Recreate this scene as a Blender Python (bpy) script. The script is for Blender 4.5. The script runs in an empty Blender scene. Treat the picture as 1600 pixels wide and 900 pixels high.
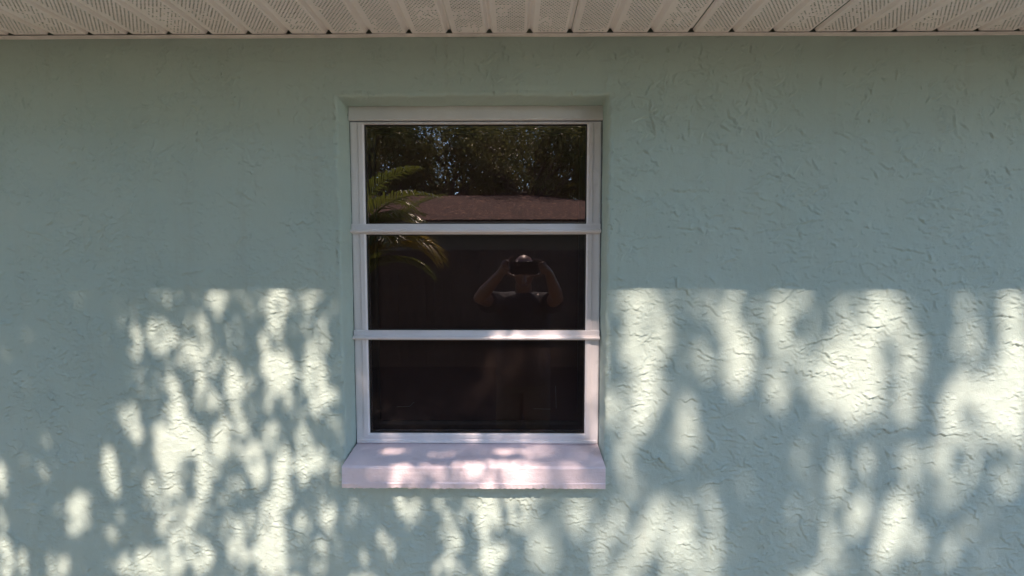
import bpy, bmesh, math, random
import numpy as np
from mathutils import Vector, Matrix

random.seed(7)
RNG = np.random.default_rng(11)
SC = bpy.context.scene
COL = SC.collection

# ------------------------------------------------------------------ camera
cam_d = bpy.data.cameras.new('camera')
cam = bpy.data.objects.new('camera', cam_d)
COL.objects.link(cam)
cam.location = (0.0, -1.116, 1.6)
cam.rotation_euler = (math.radians(90 - 3.295), 0, math.radians(0.434))
cam_d.sensor_width = 36.0
cam_d.lens = 36.0 * 660.0 / 1600.0
cam_d.clip_start = 0.004
cam_d.clip_end = 400.0
SC.camera = cam

# ------------------------------------------------------------------ sky and sun
SUN_ELEV = 52.0
TAN = math.tan(math.radians(SUN_ELEV))
world = bpy.data.worlds.new('World')
SC.world = world
world.use_nodes = True
wn = world.node_tree.nodes
wn.clear()
w_out = wn.new('ShaderNodeOutputWorld')
w_bg = wn.new('ShaderNodeBackground')
w_sky = wn.new('ShaderNodeTexSky')
w_sky.sky_type = 'NISHITA'
w_sky.sun_disc = False
w_sky.sun_elevation = math.radians(SUN_ELEV)
w_sky.sun_rotation = math.radians(180)
w_sky.ozone_density = 1.2
w_sky.dust_density = 0.3
w_bg.inputs['Strength'].default_value = 0.15
world.node_tree.links.new(w_sky.outputs[0], w_bg.inputs[0])
world.node_tree.links.new(w_bg.outputs[0], w_out.inputs[0])

sun_d = bpy.data.lights.new('sun', 'SUN')
sun_d.energy = 3.4
sun_d.angle = math.radians(0.53)
sun_d.color = (1.0, 0.77, 0.64)
sun = bpy.data.objects.new('sun', sun_d)
COL.objects.link(sun)
sun.location = (0, -6, 9)
sun.rotation_euler = (math.radians(90 - SUN_ELEV), 0, 0)

SC.view_settings.view_transform = 'Standard'
SC.view_settings.look = 'None'
SC.view_settings.gamma = 1.0
SC.view_settings.use_curve_mapping = False
SC.view_settings.exposure = 1.44
SC.cycles.use_denoising = True
SC.cycles.max_bounces = 8
SC.cycles.diffuse_bounces = 5
SC.cycles.glossy_bounces = 4
SC.cycles.transparent_max_bounces = 12

# ------------------------------------------------------------------ helpers
def link(o, parent=None):
    COL.objects.link(o)
    if parent is not None:
        o.parent = parent
    return o

def empty(name, loc=(0, 0, 0), parent=None):
    o = bpy.data.objects.new(name, None)
    o.location = loc
    o.empty_display_size = 0.1
    return link(o, parent)

def tag(o, label=None, cat=None, group=None, kind=None):
    if label: o['label'] = label
    if cat: o['category'] = cat
    if group: o['group'] = group
    if kind: o['kind'] = kind
    return o

def mesh_obj(name, verts, faces, mat, parent=None, smooth=False):
    me = bpy.data.meshes.new(name)
    me.from_pydata([tuple(v) for v in verts], [], faces)
    me.update()
    if mat: me.materials.append(mat)
    if smooth:
        me.polygons.foreach_set('use_smooth', [True] * len(me.polygons))
    return link(bpy.data.objects.new(name, me), parent)

def np_mesh(name, V, F, mat):
    """big quad mesh from numpy arrays (n,3) and (m,k)"""
    me = bpy.data.meshes.new(name)
    k = F.shape[1]
    me.vertices.add(len(V)); me.vertices.foreach_set('co', V.astype(np.float32).ravel())
    me.loops.add(F.size); me.loops.foreach_set('vertex_index', F.astype(np.int32).ravel())
    me.polygons.add(len(F))
    me.polygons.foreach_set('loop_start', np.arange(0, F.size, k, dtype=np.int32))
    me.update(calc_edges=True)
    if mat: me.materials.append(mat)
    return me

def bm_obj(name, bm, mat, parent=None, smooth=False):
    me = bpy.data.meshes.new(name)
    bmesh.ops.recalc_face_normals(bm, faces=bm.faces)
    bm.to_mesh(me); bm.free()
    if mat: me.materials.append(mat)
    if smooth:
        me.polygons.foreach_set('use_smooth', [True] * len(me.polygons))
    return link(bpy.data.objects.new(name, me), parent)

def add_box(bm, x0, x1, y0, y1, z0, z1):
    vs = [bm.verts.new((x, y, z)) for z in (z0, z1) for y in (y0, y1) for x in (x0, x1)]
    for f in ((0, 1, 3, 2), (4, 6, 7, 5), (0, 4, 5, 1), (2, 3, 7, 6), (0, 2, 6, 4), (1, 5, 7, 3)):
        bm.faces.new([vs[i] for i in f])
    return vs

def box_obj(name, b, mat, parent=None, bevel=0.0):
    bm = bmesh.new()
    add_box(bm, *b)
    if bevel:
        bmesh.ops.bevel(bm, geom=bm.edges[:], offset=bevel, segments=2, affect='EDGES', profile=0.6)
    return bm_obj(name, bm, mat, parent)

def prism_x(name, prof, x0, x1, mat, parent=None, n=1, jit=None, bevel=0.0):
    """closed profile of (y,z) points run along x in n steps; jit(i, k, x) moves points"""
    V, F = [], []
    m = len(prof)
    for i in range(n + 1):
        x = x0 + (x1 - x0) * i / n
        for k, (y, z) in enumerate(prof):
            dy, dz = jit(i, k, x) if jit else (0, 0)
            V.append((x, y + dy, z + dz))
    for i in range(n):
        for k in range(m):
            a = i * m + k; b = i * m + (k + 1) % m
            F.append((a, b, b + m, a + m))
    F.append(tuple(range(m))[::-1]); F.append(tuple(n * m + k for k in range(m)))
    bm = bmesh.new()
    vs = [bm.verts.new(v) for v in V]
    for f in F: bm.faces.new([vs[i] for i in f])
    return bm_obj(name, bm, mat, parent)

def tube(bm, pts, rads, seg=8, cap=True):
    pts = [Vector(p) for p in pts]
    rings = []
    up = Vector((0.13, 0.21, 0.97))
    for i, p in enumerate(pts):
        d = (pts[min(i + 1, len(pts) - 1)] - pts[max(i - 1, 0)]).normalized()
        a = d.cross(up)
        if a.length < 0.05: a = d.cross(Vector((1, 0, 0)))
        a.normalize(); b = d.cross(a)
        rings.append([bm.verts.new(p + (a * math.cos(t) + b * math.sin(t)) * rads[i])
                      for t in [2 * math.pi * k / seg for k in range(seg)]])
    for r0, r1 in zip(rings, rings[1:]):
        for k in range(seg):
            bm.faces.new((r0[k], r0[(k + 1) % seg], r1[(k + 1) % seg], r1[k]))
    if cap:
        bm.faces.new(rings[0][::-1]); bm.faces.new(rings[-1])

# ------------------------------------------------------------------ materials
class NT:
    def __init__(self, name, rough=0.6, spec=0.5):
        self.m = bpy.data.materials.new(name); self.m.use_nodes = True
        self.t = self.m.node_tree; self.n = self.t.nodes
        self.b = self.n['Principled BSDF']; self.out = self.n['Material Output']
        self.b.inputs['Roughness'].default_value = rough
        self.b.inputs['Specular IOR Level'].default_value = spec
    def l(self, a, b): self.t.links.new(a, b)
    def obj(self):
        if not hasattr(self, '_tc'):
            self._tc = self.n.new('ShaderNodeTexCoord')
        return self._tc.outputs['Object']
    def gen(self): return self.obj()
    def map(self, scale=(1, 1, 1), loc=(0, 0, 0), src=None, rot=(0, 0, 0)):
        m = self.n.new('ShaderNodeMapping')
        m.inputs['Scale'].default_value = scale; m.inputs['Location'].default_value = loc
        m.inputs['Rotation'].default_value = rot
        self.l(src or self.obj(), m.inputs['Vector']); return m.outputs[0]
    def noise(self, scale, detail=2, rough=0.5, dist=0.0, vec=None, out='Fac'):
        n = self.n.new('ShaderNodeTexNoise')
        n.inputs['Scale'].default_value = scale; n.inputs['Detail'].default_value = detail
        n.inputs['Roughness'].default_value = rough; n.inputs['Distortion'].default_value = dist
        self.l(vec or self.obj(), n.inputs['Vector']); return n.outputs[out]
    def vor(self, scale, feat='F1', vec=None, out='Distance', rnd=1.0):
        n = self.n.new('ShaderNodeTexVoronoi'); n.feature = feat
        n.inputs['Scale'].default_value = scale; n.inputs['Randomness'].default_value = rnd
        self.l(vec or self.obj(), n.inputs['Vector']); return n.outputs[out]
    def math(self, op, a, b=None, c=None, clamp=False):
        n = self.n.new('ShaderNodeMath'); n.operation = op; n.use_clamp = clamp
        for i, v in enumerate((a, b, c)):
            if v is None: continue
            if isinstance(v, (int, float)): n.inputs[i].default_value = v
            else: self.l(v, n.inputs[i])
        return n.outputs[0]
    def ss(self, v, lo, hi, t0=0.0, t1=1.0):
        n = self.n.new('ShaderNodeMapRange'); n.interpolation_type = 'SMOOTHSTEP'
        n.inputs['From Min'].default_value = lo; n.inputs['From Max'].default_value = hi
        n.inputs['To Min'].default_value = t0; n.inputs['To Max'].default_value = t1
        self.l(v, n.inputs['Value']); return n.outputs[0]
    def lin(self, v, lo, hi, t0=0.0, t1=1.0):
        n = self.n.new('ShaderNodeMapRange')
        n.inputs['From Min'].default_value = lo; n.inputs['From Max'].default_value = hi
        n.inputs['To Min'].default_value = t0; n.inputs['To Max'].default_value = t1
        self.l(v, n.inputs['Value']); return n.outputs[0]
    def mix(self, f, a, b):
        n = self.n.new('ShaderNodeMix'); n.data_type = 'RGBA'
        if isinstance(f, (int, float)): n.inputs[0].default_value = f
        else: self.l(f, n.inputs[0])
        for i, v in ((6, a), (7, b)):
            if isinstance(v, (tuple, list)): n.inputs[i].default_value = tuple(v) + ((1,) if len(v) == 3 else ())
            else: self.l(v, n.inputs[i])
        return n.outputs[2]
    def color(self, c):
        if isinstance(c, (tuple, list)): self.b.inputs['Base Color'].default_value = tuple(c) + (1,)
        else: self.l(c, self.b.inputs['Base Color'])
    def bump(self, h, dist=0.01, strength=1.0, normal=None):
        n = self.n.new('ShaderNodeBump')
        n.inputs['Strength'].default_value = strength; n.inputs['Distance'].default_value = dist
        self.l(h, n.inputs['Height'])
        if normal is not None: self.l(normal, n.inputs['Normal'])
        return n.outputs[0]
    def nrm(self, v): self.l(v, self.b.inputs['Normal'])

def simple(name, c, rough=0.6, var=0.06, scale=8.0, bump=0.0, bscale=120.0, spec=0.4):
    t = NT(name, rough, spec)
    n = t.noise(scale, 4, 0.6)
    t.color(t.mix(t.ss(n, 0.3, 0.7), tuple(v * (1 - var) for v in c), tuple(min(1, v * (1 + var)) for v in c)))
    if bump: t.nrm(t.bump(t.noise(bscale, 3, 0.6), bump))
    return t.m

def stucco(name, amp=1.0, lips_on=1.0):
    t = NT(name, 0.62, 0.35)
    P = t.obj()
    # the trowel leaves lips: gentle on one side, torn on the other (a saw tooth over warped noise)
    sep = t.n.new('ShaderNodeSeparateXYZ'); t.l(P, sep.inputs[0])
    flat = t.n.new('ShaderNodeCombineXYZ')
    t.l(t.math('ADD', sep.outputs[0], t.math('MULTIPLY', sep.outputs[1], 0.7)), flat.inputs[0]); t.l(sep.outputs[2], flat.inputs[2])
    t.l(t.math('MULTIPLY', sep.outputs[1], 0.7), flat.inputs[1])
    P2 = flat.outputs[0]
    Z = sep.outputs[2]
    def lips(nscale, k, zk, lo, hi, mscale, moff, detail=3, rough=0.55, dist=0.35, pw=3.5):
        v = t.math('ADD', t.math('MULTIPLY', t.noise(nscale, detail, rough, dist, t.map(loc=(moff, 0, moff * 2), src=P2)), k), t.math('MULTIPLY', Z, zk))
        saw = t.math('SUBTRACT', 1.0, t.math('FRACT', v))
        saw = t.math('POWER', saw, pw)
        mask = t.ss(t.noise(mscale, 3, 0.6, 0.3, t.map(loc=(moff + 3, 1, moff), src=P2)), lo, hi)
        return t.math('MULTIPLY', saw, mask)
    big = lips(5.0, 2.2, 3.0, 0.48, 0.54, 11.0, 0.0, 3, 0.5, 0.2, pw=5.0)
    mid = lips(11.0, 2.4, 9.0, 0.45, 0.56, 10.0, 5.3, 3, 0.52, 0.2, pw=4.0)
    small = lips(34.0, 2.0, 34.0, 0.40, 0.58, 6.0, 9.1, 2, 0.5, 0.3, 3.0)
    pits = t.ss(t.vor(70.0, 'F1', t.map(src=P2)), 0.0, 0.14)
    pitm = t.ss(t.noise(5.0, 2, 0.5, 0, t.map(loc=(8, 2, 4), src=P2)), 0.56, 0.62)
    pits = t.math('MULTIPLY', t.math('SUBTRACT', 1.0, pits), pitm)
    und = t.noise(6.0, 3, 0.5, 0, P2)
    und2 = t.noise(34.0, 3, 0.55, 0.3, P2)
    grain = t.noise(330.0, 3, 0.7, 0, P2)
    h = t.math('MULTIPLY', big, 0.0062 * amp * lips_on)
    for v, w in ((mid, 0.0046 * amp * lips_on), (small, 0.0034 * amp * (0.35 + 0.65 * lips_on)), (und, 0.006), (und2, 0.0022 * amp), (grain, 0.0013), (pits, -0.005 * amp)):
        h = t.math('ADD', h, t.math('MULTIPLY', v, w))
    t.nrm(t.bump(h, 1.0))
    # paint: pale aqua, chalkier where it has worn, faint grime runs
    tone = t.noise(2.2, 4, 0.6, 0.2, P2)
    runs = t.noise(6.0, 3, 0.6, 0.2, t.map(scale=(4.0, 1, 0.35), src=P2))
    c = t.mix(t.ss(tone, 0.3, 0.7), (0.435, 0.550, 0.500), (0.475, 0.585, 0.530))
    c = t.mix(t.ss(runs, 0.52, 0.75, 0, 0.25), c, (0.41, 0.46, 0.40))
    c = t.mix(t.math('MULTIPLY', grain, 0.10), c, (0.60, 0.66, 0.62))
    t.color(c)
    return t.m

M = {}
M['stucco'] = stucco('aqua_stucco')
M['reveal'] = stucco('aqua_stucco_reveal', 0.45)
M['stucco_relief'] = stucco('aqua_stucco_relief', 0.8, 0.0)

def painted(name, c, c2, rough=0.38, bump=0.0004, fine=60.0):
    t = NT(name, rough, 0.45)
    n = t.noise(9.0, 4, 0.6)
    brush = t.noise(fine, 3, 0.6, 0, t.map(scale=(0.12, 1, 1)))
    col = t.mix(t.ss(n, 0.35, 0.7), c, c2)
    dirt = t.ss(t.noise(24.0, 4, 0.7), 0.60, 0.78, 0, 0.35)
    t.color(t.mix(dirt, col, tuple(v * 0.72 for v in c)))
    t.nrm(t.bump(t.math('ADD', t.noise(180.0, 3, 0.6), t.math('MULTIPLY', brush, 1.6)), bump))
    return t.m
M['frame'] = painted('white_window_paint', (0.83, 0.79, 0.81), (0.87, 0.83, 0.85))
M['head'] = painted('white_head_paint', (0.76, 0.74, 0.74), (0.80, 0.78, 0.78), 0.5)
M['sill'] = painted('pinkish_white_sill_paint', (0.78, 0.67, 0.71), (0.84, 0.735, 0.77), 0.6, 0.0011, 90.0)
M['soffit'] = simple('soffit_vinyl', (0.90, 0.86, 0.86), 0.5, 0.05, 5.0, 0.0003, 60.0)
M['channel'] = simple('channel_vinyl', (0.78, 0.73, 0.73), 0.5, 0.10, 14.0, 0.0004, 80.0)
M['dark_gap'] = simple('gasket', (0.020, 0.018, 0.017), 0.6)
M['sealant'] = simple('old_sealant', (0.20, 0.21, 0.23), 0.7, 0.3, 30.0)
M['attic'] = simple('attic_wood', (0.05, 0.045, 0.04), 0.9)
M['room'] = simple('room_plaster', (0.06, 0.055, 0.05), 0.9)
M['bronze'] = simple('bronze_screen_frame', (0.10, 0.062, 0.046), 0.45, 0.15, 30.0)
M['fascia'] = simple('fascia_paint', (0.72, 0.70, 0.66), 0.5)
M['shingle_near'] = simple('roof_shingle_grey', (0.12, 0.10, 0.09), 0.9, 0.3, 30.0, 0.004, 60.0)

def glass():
    t = NT('window_glass')
    t.n.remove(t.b)
    tr = t.n.new('ShaderNodeBsdfTransparent'); tr.inputs[0].default_value = (0.80, 0.78, 0.77, 1)
    gl = t.n.new('ShaderNodeBsdfGlossy'); gl.inputs['Roughness'].default_value = 0.0
    gl.inputs['Color'].default_value = (1.0, 0.97, 0.98, 1)
    fr = t.n.new('ShaderNodeFresnel'); fr.inputs['IOR'].default_value = 1.5
    fac = t.math('ADD', fr.outputs[0], 0.13, clamp=True)
    h = t.noise(2.6, 1, 0.4)
    bm = t.bump(h, 0.00012); t.l(bm, gl.inputs['Normal'])
    # fine dust lying on the pane
    df = t.n.new('ShaderNodeBsdfDiffuse'); df.inputs[0].default_value = (0.42, 0.30, 0.25, 1)
    dust = t.math('ADD', t.ss(t.noise(420.0, 2, 0.8), 0.66, 0.78, 0, 0.10), t.ss(t.noise(9.0, 4, 0.7), 0.35, 0.8, 0.004, 0.028))
    mx = t.n.new('ShaderNodeMixShader'); t.l(fac, mx.inputs[0]); t.l(tr.outputs[0], mx.inputs[1]); t.l(gl.outputs[0], mx.inputs[2])
    m2 = t.n.new('ShaderNodeMixShader'); t.l(dust, m2.inputs[0]); t.l(mx.outputs[0], m2.inputs[1]); t.l(df.outputs[0], m2.inputs[2])
    t.l(m2.outputs[0], t.out.inputs[0])
    return t.m
M['glass'] = glass()

def screen():
    t = NT('bronze_insect_screen', 0.7, 0.2)
    n = t.noise(7.0, 3, 0.6)
    t.color(t.mix(n, (0.14, 0.069, 0.053), (0.19, 0.097, 0.075)))
    t.b.inputs['Alpha'].default_value = 0.85
    return t.m
M['screen'] = screen()

def leafmat(name, c1, c2, trans=0.35, rough=0.45, tcol=None):
    t = NT(name, rough, 0.4)
    info = t.n.new('ShaderNodeObjectInfo')
    n = t.noise(1.7, 3, 0.6)
    fine = t.noise(23.0, 2, 0.6)
    f = t.math('ADD', t.math('MULTIPLY', t.ss(n, 0.3, 0.7), 0.6), t.math('MULTIPLY', fine, 0.4))
    col = t.mix(f, c1, c2)
    t.color(col)
    tl = t.n.new('ShaderNodeBsdfTranslucent')
    t.l(t.mix(0.5, col, tcol or tuple(min(1, v * 1.8) for v in c2)), tl.inputs[0])
    mx = t.n.new('ShaderNodeMixShader'); mx.inputs[0].default_value = trans
    t.l(t.b.outputs[0], mx.inputs[1]); t.l(tl.outputs[0], mx.inputs[2]); t.l(mx.outputs[0], t.out.inputs[0])
    return t.m
M['leaf'] = leafmat('shade_tree_leaf', (0.045, 0.075, 0.022), (0.085, 0.115, 0.035), 0.25)
M['oak'] = leafmat('oak_leaf', (0.055, 0.068, 0.022), (0.125, 0.120, 0.045), 0.50, tcol=(0.30, 0.30, 0.10))
M['palm'] = leafmat('palm_leaf', (0.035, 0.075, 0.015), (0.100, 0.130, 0.025), 0.50, 0.25, tcol=(0.32, 0.34, 0.05))
M['palm_yellow'] = leafmat('palm_leaf_yellow', (0.20, 0.15, 0.02), (0.30, 0.22, 0.03), 0.55, 0.3, tcol=(0.85, 0.60, 0.08))  # brighter, yellower version of the palm leaf colours
M['bark'] = simple('bark', (0.10, 0.08, 0.06), 0.9, 0.3, 14.0, 0.01, 30.0)
M['palm_stem'] = simple('palm_stem', (0.16, 0.15, 0.06), 0.6, 0.25, 12.0)
M['fence'] = simple('weathered_fence_wood', (0.060, 0.042, 0.032), 0.85, 0.25, 9.0, 0.003, 40.0)
M['n_trim'] = simple('neighbour_trim_paint', (0.22, 0.19, 0.16), 0.7)
M['n_wall'] = simple('neighbour_wall_paint', (0.085, 0.075, 0.060), 0.8, 0.05)

def ground_mat():
    t = NT('lawn', 0.95, 0.1)
    a = t.noise(1.3, 4, 0.6); b = t.noise(30.0, 4, 0.7)
    c = t.mix(t.ss(a, 0.35, 0.65), (0.32, 0.28, 0.20), (0.45, 0.39, 0.285))
    t.color(t.mix(t.math('MULTIPLY', b, 0.4), c, (0.08, 0.09, 0.03)))
    t.nrm(t.bump(b, 0.03))
    return t.m
M['ground'] = ground_mat()

def shingle_mat():
    t = NT('brown_asphalt_shingle', 0.9, 0.2)
    br = t.n.new('ShaderNodeTexBrick')
    br.inputs['Scale'].default_value = 1.0
    br.inputs['Brick Width'].default_value = 0.30; br.inputs['Row Height'].default_value = 0.14
    br.inputs['Mortar Size'].default_value = 0.008; br.inputs['Bias'].default_value = 0.0
    br.inputs['Color1'].default_value = (0.10, 0.038, 0.025, 1); br.inputs['Color2'].default_value = (0.04, 0.017, 0.012, 1)
    br.inputs['Mortar'].default_value = (0.03, 0.02, 0.018, 1)
    t.l(t.obj(), br.inputs['Vector'])
    n = t.noise(9.0, 3, 0.8)
    t.color(t.mix(t.ss(n, 0.54, 0.63, 0, 0.9), br.outputs['Color'], (0.40, 0.19, 0.12)))
    t.nrm(t.bump(br.outputs['Fac'], -0.02))
    return t.m
M['shingle'] = shingle_mat()
M['skin'] = simple('skin', (0.15, 0.070, 0.050), 0.42, 0.08, 20.0, 0.0006, 150.0, 0.5)
M['shirt'] = simple('dark_shirt_cloth', (0.018, 0.019, 0.025), 0.8, 0.15, 12.0, 0.004, 16.0, 0.3)
M['shorts'] = simple('shorts_cloth', (0.035, 0.032, 0.030), 0.85, 0.1, 12.0, 0.003, 20.0)
M['shoe'] = simple('shoe_leather', (0.08, 0.06, 0.05), 0.6)
M['phone'] = simple('phone_back', (0.018, 0.018, 0.020), 0.25, 0.05, 6.0, 0, 1, 0.5)
M['lens'] = simple('phone_lens', (0.01, 0.01, 0.014), 0.08, 0.05, 6.0, 0, 1, 0.6)
M['screen_glass'] = simple('phone_screen', (0.02, 0.025, 0.03), 0.1)
M['hair'] = simple('brow_hair', (0.05, 0.035, 0.025), 0.8)

# ------------------------------------------------------------------ ground
def make_ground():
    n = 40
    ax = np.concatenate([-np.geomspace(150, 3, n), np.linspace(-2.5, 2.5, 21), np.geomspace(3, 150, n)])
    X, Y = np.meshgrid(ax, ax)
    Z = 0.02 * np.sin(X * 0.9) * np.cos(Y * 0.7) - 0.02
    Z = Z * (np.abs(Y) > 0.4)
    V = np.stack([X, Y, Z], -1).reshape(-1, 3)
    m = len(ax)
    i = np.arange(m * m).reshape(m, m)
    F = np.stack([i[:-1, :-1], i[:-1, 1:], i[1:, 1:], i[1:, :-1]], -1).reshape(-1, 4)
    o = link(bpy.data.objects.new('ground', np_mesh('ground', V, F, M['ground'])))
    tag(o, 'dry lawn running out from the foot of the stucco wall', kind='structure')
make_ground()

def dark_sheet():  # dark sheet added over the lawn so the lower pane mirrors dark ground
    n, m = 60, 12
    r = np.random.default_rng(8)
    X, Y = np.meshgrid(np.linspace(-7, 7, n), np.linspace(-4.94, -2.3, m))
    Y[-1] += 0.12 * np.sin(X[-1] * 1.7)
    Z = 0.035 + r.uniform(-0.012, 0.012, X.shape); Z[0] = 0.06; Z[-1] = -0.045
    i = np.arange(n * m).reshape(m, n)
    F = np.stack([i[:-1, :-1], i[:-1, 1:], i[1:, 1:], i[1:, :-1]], -1).reshape(-1, 4)
    o = link(bpy.data.objects.new('mulch_bed', np_mesh('mulch_bed', np.stack([X, Y, Z], -1).reshape(-1, 3), F, M['mulch'])))
    tag(o, 'dark sheet added over the lawn along the foot of the board fence', kind='structure')
M['mulch'] = simple('added_dark_ground', (0.016, 0.011, 0.009), 0.95, 0.5, 40.0, 0.02, 60.0)  # near-black colour stands in for shade on this ground
dark_sheet()

# ------------------------------------------------------------------ the house
HX = 5.2                      # half length of the wall built
OX0, OX1 = -0.4605, 0.2420    # window opening in the wall
OZ0, OZ1 = 1.050, 2.033
SOF = 2.1815                  # underside of the soffit panels
EAVE = -0.500                 # outer face of the fascia

house = empty('house', (0, 0, 0))
tag(house, 'pale aqua stucco house with a white three-pane window under a perforated soffit', 'house')

RX0, RX1, RZ0, RZ1 = -1.56, 1.56, 0.66, 2.1765
def smooth_noise(shape, cells, rng):
    n = rng.normal(size=shape); f = np.fft.rfft2(n)
    ky = np.fft.fftfreq(shape[0])[:, None]; kx = np.fft.rfftfreq(shape[1])[None, :]
    f *= np.exp(-(kx ** 2 + ky ** 2) * (cells * 2.2) ** 2)
    r = np.fft.irfft2(f, s=shape); return r / r.std()

def relief(hole, parent):
    """skip-trowelled plaster: every lip is a torn ridge, soft above and sharp below"""
    rng = np.random.default_rng(1234)
    st = 0.0025
    gx = np.linspace(RX0, RX1, int(round((RX1 - RX0) / st)) + 1); gz = np.linspace(RZ0, RZ1, int(round((RZ1 - RZ0) / st)) + 1)
    dx, dz = gx[1] - gx[0], gz[1] - gz[0]
    for v in hole[:2]: gx[np.argmin(abs(gx - v))] = v
    for v in hole[2:]: gz[np.argmin(abs(gz - v))] = v
    nX, nZ = len(gx), len(gz)
    shp = (nZ, nX)
    Hh = 0.0010 * smooth_noise(shp, 26, rng) + 0.00022 * smooth_noise(shp, 5, rng) + 0.00009 * smooth_noise(shp, 1.6, rng)
    dens = smooth_noise(shp, 22, rng)
    acc = np.zeros(shp); acc2 = np.zeros(shp)
    def strokes(n, l0, l1, a0, a1, wu, dthr, spread):
        c = 0
        while c < n:
            x, z = rng.uniform(RX0, RX1), rng.uniform(RZ0, RZ1)
            i, j = int((x - RX0) / dx), int((z - RZ0) / dz)
            if dens[min(j, nZ - 1), min(i, nX - 1)] + rng.normal(0, 0.6) < dthr: continue
            if l1 > 0.05 and x < -0.4 and rng.random() < 0.45: continue
            if l1 < 0.03 and x > 0.2 and rng.random() < 0.6: continue
            c += 1
            L = rng.uniform(l0, l1) * rng.uniform(0.6, 1.2); A = rng.uniform(a0, a1)
            ang = rng.normal(-0.15, spread)
            if z > 1.95 and rng.random() < 0.6: ang += 1.2 * rng.choice((-1, 1))
            w = wu * rng.uniform(0.6, 1.5)
            ext = L / 2 + 0.012
            i0, i1 = max(0, int((x - ext - RX0) / dx)), min(nX, int((x + ext - RX0) / dx) + 2)
            j0, j1 = max(0, int((z - ext - RZ0) / dz)), min(nZ, int((z + ext - RZ0) / dz) + 2)
            if i1 - i0 < 2 or j1 - j0 < 2: continue
            X = gx[i0:i1][None, :] - x; Z = gz[j0:j1][:, None] - z
            ca, sa = math.cos(ang), math.sin(ang)
            u = X * ca + Z * sa; v = -X * sa + Z * ca
            m = max(4, int(L / 0.005))
            kn = np.cumsum(rng.normal(0, 1, m + 1)); kn -= np.linspace(kn[0], kn[-1], m + 1)
            kn = kn / (abs(kn).max() + 1e-6) * L * rng.uniform(0.05, 0.16)
            f = np.interp(u, np.linspace(-L / 2, L / 2, m + 1), kn)
            s = v - f
            g = np.where(s > 0, np.exp(-s / w), np.exp(s / 0.0014))
            e = np.clip(1 - (2 * np.abs(u) / L) ** 2, 0, 1)
            amp = np.interp(u, np.linspace(-L / 2, L / 2, m + 1), rng.uniform(0.35, 1, m + 1))
            blk = acc[j0:j1, i0:i1]
            np.maximum(blk, A * g * e * amp, out=blk)
            cut = acc2[j0:j1, i0:i1]
            np.minimum(cut, -0.40 * A * np.exp(-((s + 0.0036) / 0.0019) ** 2) * e * amp, out=cut)
    strokes(420, 0.05, 0.15, 0.0034, 0.0066, 0.009, -0.7, 0.55)
    strokes(3200, 0.018, 0.055, 0.0024, 0.0056, 0.0055, -0.35, 0.60)
    strokes(14500, 0.006, 0.019, 0.0018, 0.0044, 0.0035, -0.15, 0.45)
    Hh = Hh + 0.86 * (acc + acc2)
    # plaster dies out to the flat sheet at the borders of this piece and round the window
    X, Z = np.meshgrid(gx, gz)
    fade = np.clip(np.minimum.reduce([X - RX0, RX1 - X, Z - RZ0, RZ1 - Z]) / 0.02, 0, 1)
    ox = np.maximum(np.maximum(hole[0] - X, X - hole[1]), 0); oz = np.maximum(np.maximum(hole[2] - Z, Z - hole[3]), 0)
    fade *= np.clip(np.maximum(ox, oz) / 0.012, 0, 1)
    Y = -Hh * fade
    idx = np.arange(nX * nZ).reshape(nZ, nX)
    F = np.stack([idx[:-1, :-1], idx[:-1, 1:], idx[1:, 1:], idx[1:, :-1]], -1)
    xm, zm = (gx[:-1] + gx[1:]) / 2, (gz[:-1] + gz[1:]) / 2
    inside = ((xm > hole[0]) & (xm < hole[1]))[None, :] & ((zm > hole[2]) & (zm < hole[3]))[:, None]
    F = F[~inside]
    me = np_mesh('plaster_relief', np.stack([X, Y, Z], -1).reshape(-1, 3), F, M['stucco_relief'])
    me.polygons.foreach_set('use_smooth', np.ones(len(F), dtype=bool))
    o = link(bpy.data.objects.new('plaster_relief', me), parent)
    o['label'] = 'trowelled relief of the aqua stucco round the window'
    return o

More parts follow.
